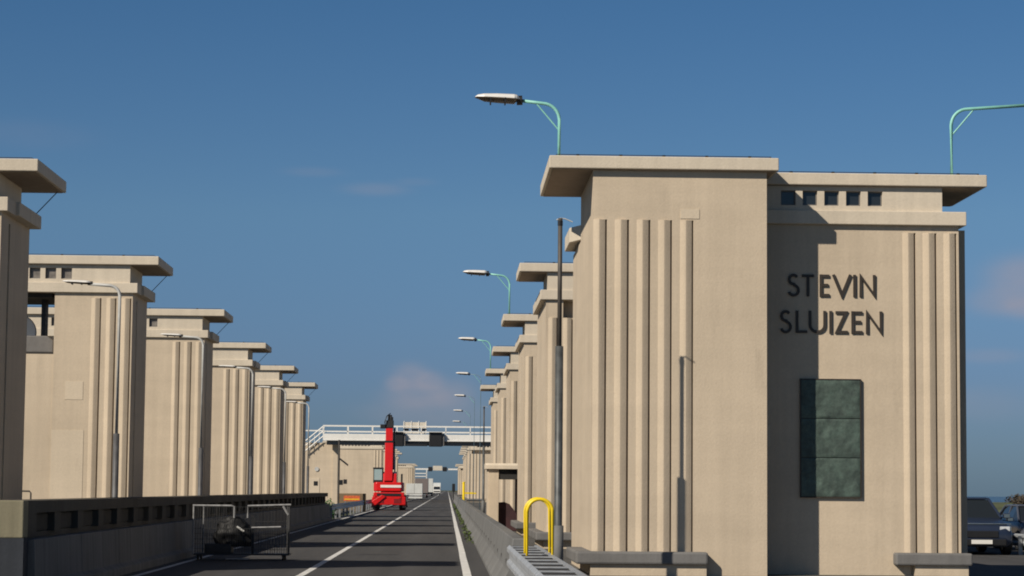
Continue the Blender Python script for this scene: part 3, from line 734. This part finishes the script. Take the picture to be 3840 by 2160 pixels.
# ------------------------------------------------------------------ cars at the right edge
def car(loc, label, paint, rz=0):
    """front faces -y"""
    r = empty('parked_car', loc, label, 'car', 'dark cars beyond the lettered building', rz)
    hw = .87
    def sect(p, wlo, whi, zlo, zhi):
        return [((-1)**k*0, 0) for k in ()]
    # lower body as a loft of cross sections along y
    st = [(-2.10,.60,.32,.62),(-2.02,.78,.22,.70),(-1.75,.85,.20,.78),(-.95,.87,.20,.92),(-.2,.87,.20,.95),(1.2,.87,.20,.96),(1.8,.84,.24,.95),(2.05,.72,.36,.85)]
    vs = []; n = 8
    for y, w_, z0, z1 in st:
        vs += [(-w_*.9,y,z0),(-w_,y,z0+.12),(-w_,y,(z0+z1)/2+.08),(-w_*.86,y,z1),(w_*.86,y,z1),(w_,y,(z0+z1)/2+.08),(w_,y,z0+.12),(w_*.9,y,z0)]
    fs = [(i*n+k,(i+1)*n+k,(i+1)*n+(k+1)%n,i*n+(k+1)%n) for i in range(len(st)-1) for k in range(n)] + [tuple(range(n)), tuple(range(len(st)*n-1,(len(st)-1)*n-1,-1))]
    b = MB(); b.add(vs, fs); bd_ = b.build('body', paint, r, bevel=.04, smooth=True)
    # greenhouse: dark glass box, painted roof and pillars
    lo_ = [(-1.0,.74,.90),(-.25,.60,1.36),(1.0,.60,1.38),(1.75,.72,.92)]
    gv = []
    for y, w_, z in lo_: gv += [(-w_,y,z),(w_,y,z)]
    g = MB(); g.add(gv + [(-.78,-.25,.93),(.78,-.25,.93),(-.78,1.0,.93),(.78,1.0,.93)],
        [(0,1,3,2),(2,3,5,4),(4,5,7,6),(0,2,8),(2,4,10,8),(4,6,10),(1,9,3),(3,9,11,5),(5,11,7)])
    g.build('windows', PANE, r)
    MB().prism([(-.60,-.28),(.60,-.28),(.62,.3),(.60,1.06),(-.60,1.06),(-.62,.3)], 1.365, 1.425).build('roof', paint, r, bevel=.025)
    p = MB()
    for s in (-1,1):
        for a_, b_, q_ in (((s*.76,-1.02,.91),(s*.61,-.26,1.39),.032),((s*.61,.98,1.39),(s*.74,1.76,.92),.04),((s*.72,.4,.94),(s*.62,.35,1.38),.025)):
            MB().tube([a_, b_], q_, 8).build('pillar', paint, r)
    for s in (-1,1):
        mi = MB().box(s*.86,s*1.04,-.82,-.70,.90,1.03).build('mirror', paint, r, bevel=.03)
        MB().box(s*.88,s*1.02,-.835,-.82,.92,1.01).build('mirror_glass', CHROME, mi)
        MB().prism([(s*.46,-2.09),(s*.72,-2.03),(s*.80,-1.88),(s*.50,-1.95)], .58, .71).build('headlight', LENSW, r, bevel=.01)
        for y_ in (-1.3,1.35):
            w_ = MB().lathe_x((s*.80,y_,.31), [(-.10,.18),(-.10,.29),(-.07,.315),(.07,.315),(.10,.29),(.10,.18)], 24).build('wheel', TYRE, r)
            MB().lathe_x((s*.80,y_,.31), [(-.102,.03),(-.102,.19),(.102,.19),(.102,.03)], 16).build('rim', GALV, w_)
    MB().box(-.42,.42,-2.125,-2.06,.44,.60).build('grille', BLACK, r, bevel=.01)
    MB().box(-.62,.62,-2.11,-2.0,.24,.40).build('bumper', BLACK, r, bevel=.02)
    MB().box(-.80,.80,-1.86,-1.78,.765,.785).build('bonnet_trim', CHROME, r)
    MB().box(-.26,.26,-2.145,-2.12,.28,.38).build('number_plate', WHITEP, r)
    return r
car((13.25,58.5,0), 'dark blue car facing the camera just right of the lettered building', NAVY)
car((16.35,63.0,0), 'dark grey-blue car half cut off by the right frame edge', BROWNC).scale.z = .86

# ------------------------------------------------------------------ far traffic and far gantry
def truck(loc, label, w, h, L, box, cabc=None, facing=False, z0=.85):
    r = empty('box_truck', loc, label, 'truck', 'trucks far along the left lane')
    MB().box(-w/2,w/2,0 if not facing else 1.9,L,z0,h).build('cargo_box', box, r, bevel=.03)
    MB().box(-w/2+.2,w/2-.2,.1,L,.55,.85).build('chassis', BLACK, r)
    for s in (-1,1):
        for y_ in (.9,L-1.2): MB().lathe_x((s*(w/2-.25),y_,.48), [(-.15,.1),(-.15,.42),(-.1,.48),(.1,.48),(.15,.42),(.15,.1)], 18).build('wheel', TYRE, r)
    if facing:
        c = MB().prism_x([(0,.5),(0,1.5),(.35,2.6),(1.8,2.7),(1.8,.5)], -w/2+.05, w/2-.05).build('cab', cabc, r, bevel=.04)
        MB().add([(-w/2+.15,-.02,1.55),(w/2-.15,-.02,1.55),(w/2-.2,.28,2.45),(-w/2+.2,.28,2.45)],[(0,1,2,3)]).build('windscreen', PANE, c)
        MB().box(-w/2+.2,w/2-.2,-.03,0,.75,1.1).build('grille', BLACK, c)
    else:
        MB().box(-.02,.02,-.012,0,.9,h-.05).box(-w/2+.05,w/2-.05,-.012,0,.86,.92).build('door_seam', SHUT, r)
        MB().box(-w/2+.05,w/2-.05,-.05,.05,.5,.62).build('bumper', GALV, r)
        for s in (-1,1): MB().box(s*(w/2-.3),s*(w/2-.1),-.07,-.05,.52,.6).build('tail_light', REDD, r)
    return r
WBOX = simple('white_box_body', (.62,.64,.63), .5, var=.08, scale=1)
truck((-4.98,342,0), 'white box trailer seen from behind, right of the red telehandler', 2.42, 2.38, 6, WBOX, z0=.16)
truck((-4.75,415,0), 'dark grey-brown truck just behind the white box trailer', 2.4, 3.5, 8, TRUCKG)
truck((-4.6,520,0), 'pale truck behind the dark grey-brown truck', 2.5, 4.0, 9, WBOX)
truck((-3.3,700,0), 'white truck with dark windscreen facing the camera far down the road', 2.3, 3.6, 8, WBOX, WHITEP, True)
fg = empty('far_gantry', (0,540,0), 'thin white sign gantry far down the road', 'gantry')
MB().box(-8.0,3.2,-.12,.12,6.15,6.5).box(-8.0,3.2,.7,.85,6.15,6.5).build('beam', WHITEP, fg)
for x in (-7.9,3.0): MB().box(x-.15,x+.15,-.15,.15,0,6.4).build('column', WHITEP, fg)
st = MB()
for z in (3.9,4.6,5.3): st.box(-8.0,-5.0,-.1,.1,z-.1,z+.1)
st.box(-5.1,-4.9,-.1,.1,3.8,6.2); st.build('stair_frame', WHITEP, fg)
for x, t_ in ((-4.15,'left'),(-.72,'right')):
    b = MB().box(x-.5,x+.5,539.6,539.85,5.8,6.85).build('lane_sign', BLACK, bevel=.04); tag(b, 'small black lane sign on the far gantry, %s one of two' % t_, 'lane sign', 'black lane signs on the far gantry')
tag(MB().box(-3.5,-1.3,539.7,539.85,6.0,7.1).build('sign_board', CREAM, bevel=.03), 'pale sign board between two black signs on the far gantry', 'sign')
tlg = empty('traffic_light', (.78,300,0), 'small black traffic light at the right edge of the road far away', 'traffic light')
MB().tube([(0,0,0),(0,0,1.3)], .06, 8).build('pole', BLACK, tlg); MB().box(-.2,.2,-.15,.15,1.25,2.3).build('signal_head', BLACK, tlg, bevel=.05)
# brown heath clumps on the far bank at right
for k, (x, y, s) in enumerate(((43.4,170,1.0),(45.2,176,.8),(38.6,151,.6),(52.5,205,1.2))):
    o = empty('heath_bush', (x,y,.75), 'brown bush on the far grassy bank at the right edge, %s of four' % ordn[k], 'bush', 'brown bushes on the bank')
    leafy(500,1.6*s,1.6*s,.9*s,.22,20+k).build('foliage', HEATH, o); MB().tube([(0,0,-.3),(0,0,.3)], .05, 6).build('stem', POLE, o)

# ------------------------------------------------------------------ light, sky, camera
SUN = Vector((1, .92, -.97)).normalized()
sl = bpy.data.lights.new('sun', 'SUN'); sl.energy = 4.6; sl.angle = R(.5); sl.color = (1,.91,.78)
so = bpy.data.objects.new('sun', sl); COL.objects.link(so); so.rotation_euler = SUN.to_track_quat('-Z','Y').to_euler()
W = bpy.data.worlds.new('World'); scene.world = W; W.use_nodes = True
t = W.node_tree; N = t.nodes.new; L = t.links.new
bg = t.nodes['Background']
sky = N('ShaderNodeTexSky'); sky.sky_type = 'NISHITA'; sky.sun_disc = False
d = -SUN; sky.sun_elevation = math.asin(d.z); sky.sun_rotation = math.atan2(d.x, d.y) % (2*math.pi)
sky.altitude = 0; sky.air_density = 1.0; sky.dust_density = .3; sky.ozone_density = 2.5
tint = N('ShaderNodeVectorMath'); tint.operation = 'MULTIPLY'; L(sky.outputs[0], tint.inputs[0])
tcz = N('ShaderNodeTexCoord'); sz = N('ShaderNodeSeparateXYZ'); L(tcz.outputs['Generated'], sz.inputs[0])
ramp = N('ShaderNodeValToRGB'); cr = ramp.color_ramp; L(sz.outputs[2], ramp.inputs[0])
cr.elements[0].position = 0; cr.elements[0].color = (.225,.36,.65,1)
cr.elements[1].position = 1; cr.elements[1].color = (.13,.17,.22,1)
for p_, c_ in ((.05,(.305,.43,.73)),(.12,(.41,.58,.77)),(.21,(.33,.55,.75)),(.45,(.22,.32,.42))):
    e_ = cr.elements.new(p_); e_.color = (*c_,1)
L(ramp.outputs[0], tint.inputs[1])
# thin clouds low over the horizon
tc = N('ShaderNodeTexCoord')
nz = N('ShaderNodeTexNoise'); nz.inputs['Scale'].default_value = 15; nz.inputs['Detail'].default_value = 7; nz.inputs['Roughness'].default_value = .55
mp = N('ShaderNodeMapping'); mp.inputs['Scale'].default_value = (1,1,2.2); L(tc.outputs['Generated'], mp.inputs[0]); L(mp.outputs[0], nz.inputs[0])
def dirmask(az, el, sx, sy):
    """soft elliptical patch of sky about azimuth az and elevation el (degrees)"""
    sep = N('ShaderNodeSeparateXYZ'); L(tc.outputs['Generated'], sep.inputs[0])
    at = N('ShaderNodeMath'); at.operation = 'ARCTAN2'; L(sep.outputs[0], at.inputs[0]); L(sep.outputs[1], at.inputs[1])
    def lin(src, c, w):
        a = N('ShaderNodeMath'); a.operation = 'SUBTRACT'; L(src, a.inputs[0]); a.inputs[1].default_value = R(c)
        b = N('ShaderNodeMath'); b.operation = 'DIVIDE'; L(a.outputs[0], b.inputs[0]); b.inputs[1].default_value = R(w)
        e = N('ShaderNodeMath'); e.operation = 'MULTIPLY'; L(b.outputs[0], e.inputs[0]); L(b.outputs[0], e.inputs[1]); return e
    s = N('ShaderNodeMath'); L(lin(at.outputs[0], az, sx).outputs[0], s.inputs[0]); L(lin(sep.outputs[2], el, sy).outputs[0], s.inputs[1])
    q = N('ShaderNodeMath'); q.operation = 'MULTIPLY'; q.inputs[1].default_value = -1; L(s.outputs[0], q.inputs[0])
    pw = N('ShaderNodeMath'); pw.operation = 'POWER'; pw.inputs[1].default_value = 1.5; L(s.outputs[0], pw.inputs[0]); L(pw.outputs[0], q.inputs[0])
    x = N('ShaderNodeMath'); x.operation = 'EXPONENT'; L(q.outputs[0], x.inputs[0]); return x
def addn(a, b):
    s = N('ShaderNodeMath'); L(a.outputs[0], s.inputs[0]); L(b.outputs[0], s.inputs[1]); return s
def scale(a, k):
    s = N('ShaderNodeMath'); s.operation = 'MULTIPLY'; s.inputs[1].default_value = k; L(a.outputs[0], s.inputs[0]); return s
lobes = [(-.98,2.84,.46,.30,1.0),(-.50,2.72,.36,.24,.9),(-1.30,2.66,.30,.20,.8),(-.75,2.36,.85,.30,.75),(.15,2.42,.55,.36,.5),(-.4,1.90,1.6,.38,.5),
  (14.3,5.35,.95,.50,.8),(13.6,4.75,.7,.35,.55),(14.6,4.6,.8,.3,.9),(13.5,3.4,.9,.18,.3),(13.4,2.2,1.4,.4,.3),
  (-1.9,7.5,.8,.16,.28),(-.9,7.7,.5,.1,.15),(-10.6,8.6,1.6,.35,.14),(-3.5,7.9,.7,.12,.16)]
mask = None
for az, el, sx, sy, k in lobes:
    q_ = scale(dirmask(az, el, sx, sy), k); mask = q_ if mask is None else addn(mask, q_)
nr = N('ShaderNodeMapRange'); nr.inputs[1].default_value = .30; nr.inputs[2].default_value = .56; nr.inputs[3].default_value = .45; L(nz.outputs['Fac'], nr.inputs[0])
cm = N('ShaderNodeMath'); cm.operation = 'MULTIPLY'; cm.use_clamp = True; L(mask.outputs[0], cm.inputs[0]); L(nr.outputs[0], cm.inputs[1])
cs = scale(cm, .62)
mix = N('ShaderNodeMix'); mix.data_type = 'RGBA'; L(cs.outputs[0], mix.inputs['Factor']); L(tint.outputs[0], mix.inputs['A']); mix.inputs['B'].default_value = (4.5,4.15,4.75,1)
L(mix.outputs['Result'], bg.inputs['Color'])
bg.inputs['Strength'].default_value = .075

cam = bpy.data.cameras.new('camera'); cam.lens = 80; cam.sensor_width = 36; cam.clip_end = 20000; cam.clip_start = .1
co = bpy.data.objects.new('camera', cam); COL.objects.link(co); scene.camera = co
F = 80/36*2576; u = (1126-1288)/F; v = -(1232-724.5)/F; ro = -.0113
Yc = Vector((u, v, -1)).normalized(); Xc = Vector((1, ro, u+ro*v)).normalized(); Zc = Xc.cross(Yc)
M = Matrix((Xc, Yc, Zc))
co.matrix_world = Matrix.Translation((0,0,1.5)) @ M.to_4x4()
vs_ = scene.view_settings; vs_.view_transform = 'Standard'; vs_.look = 'None'; vs_.gamma = 1; vs_.exposure = 0
scene.cycles.filter_width = 1.9
scene.cycles.diffuse_bounces = 2
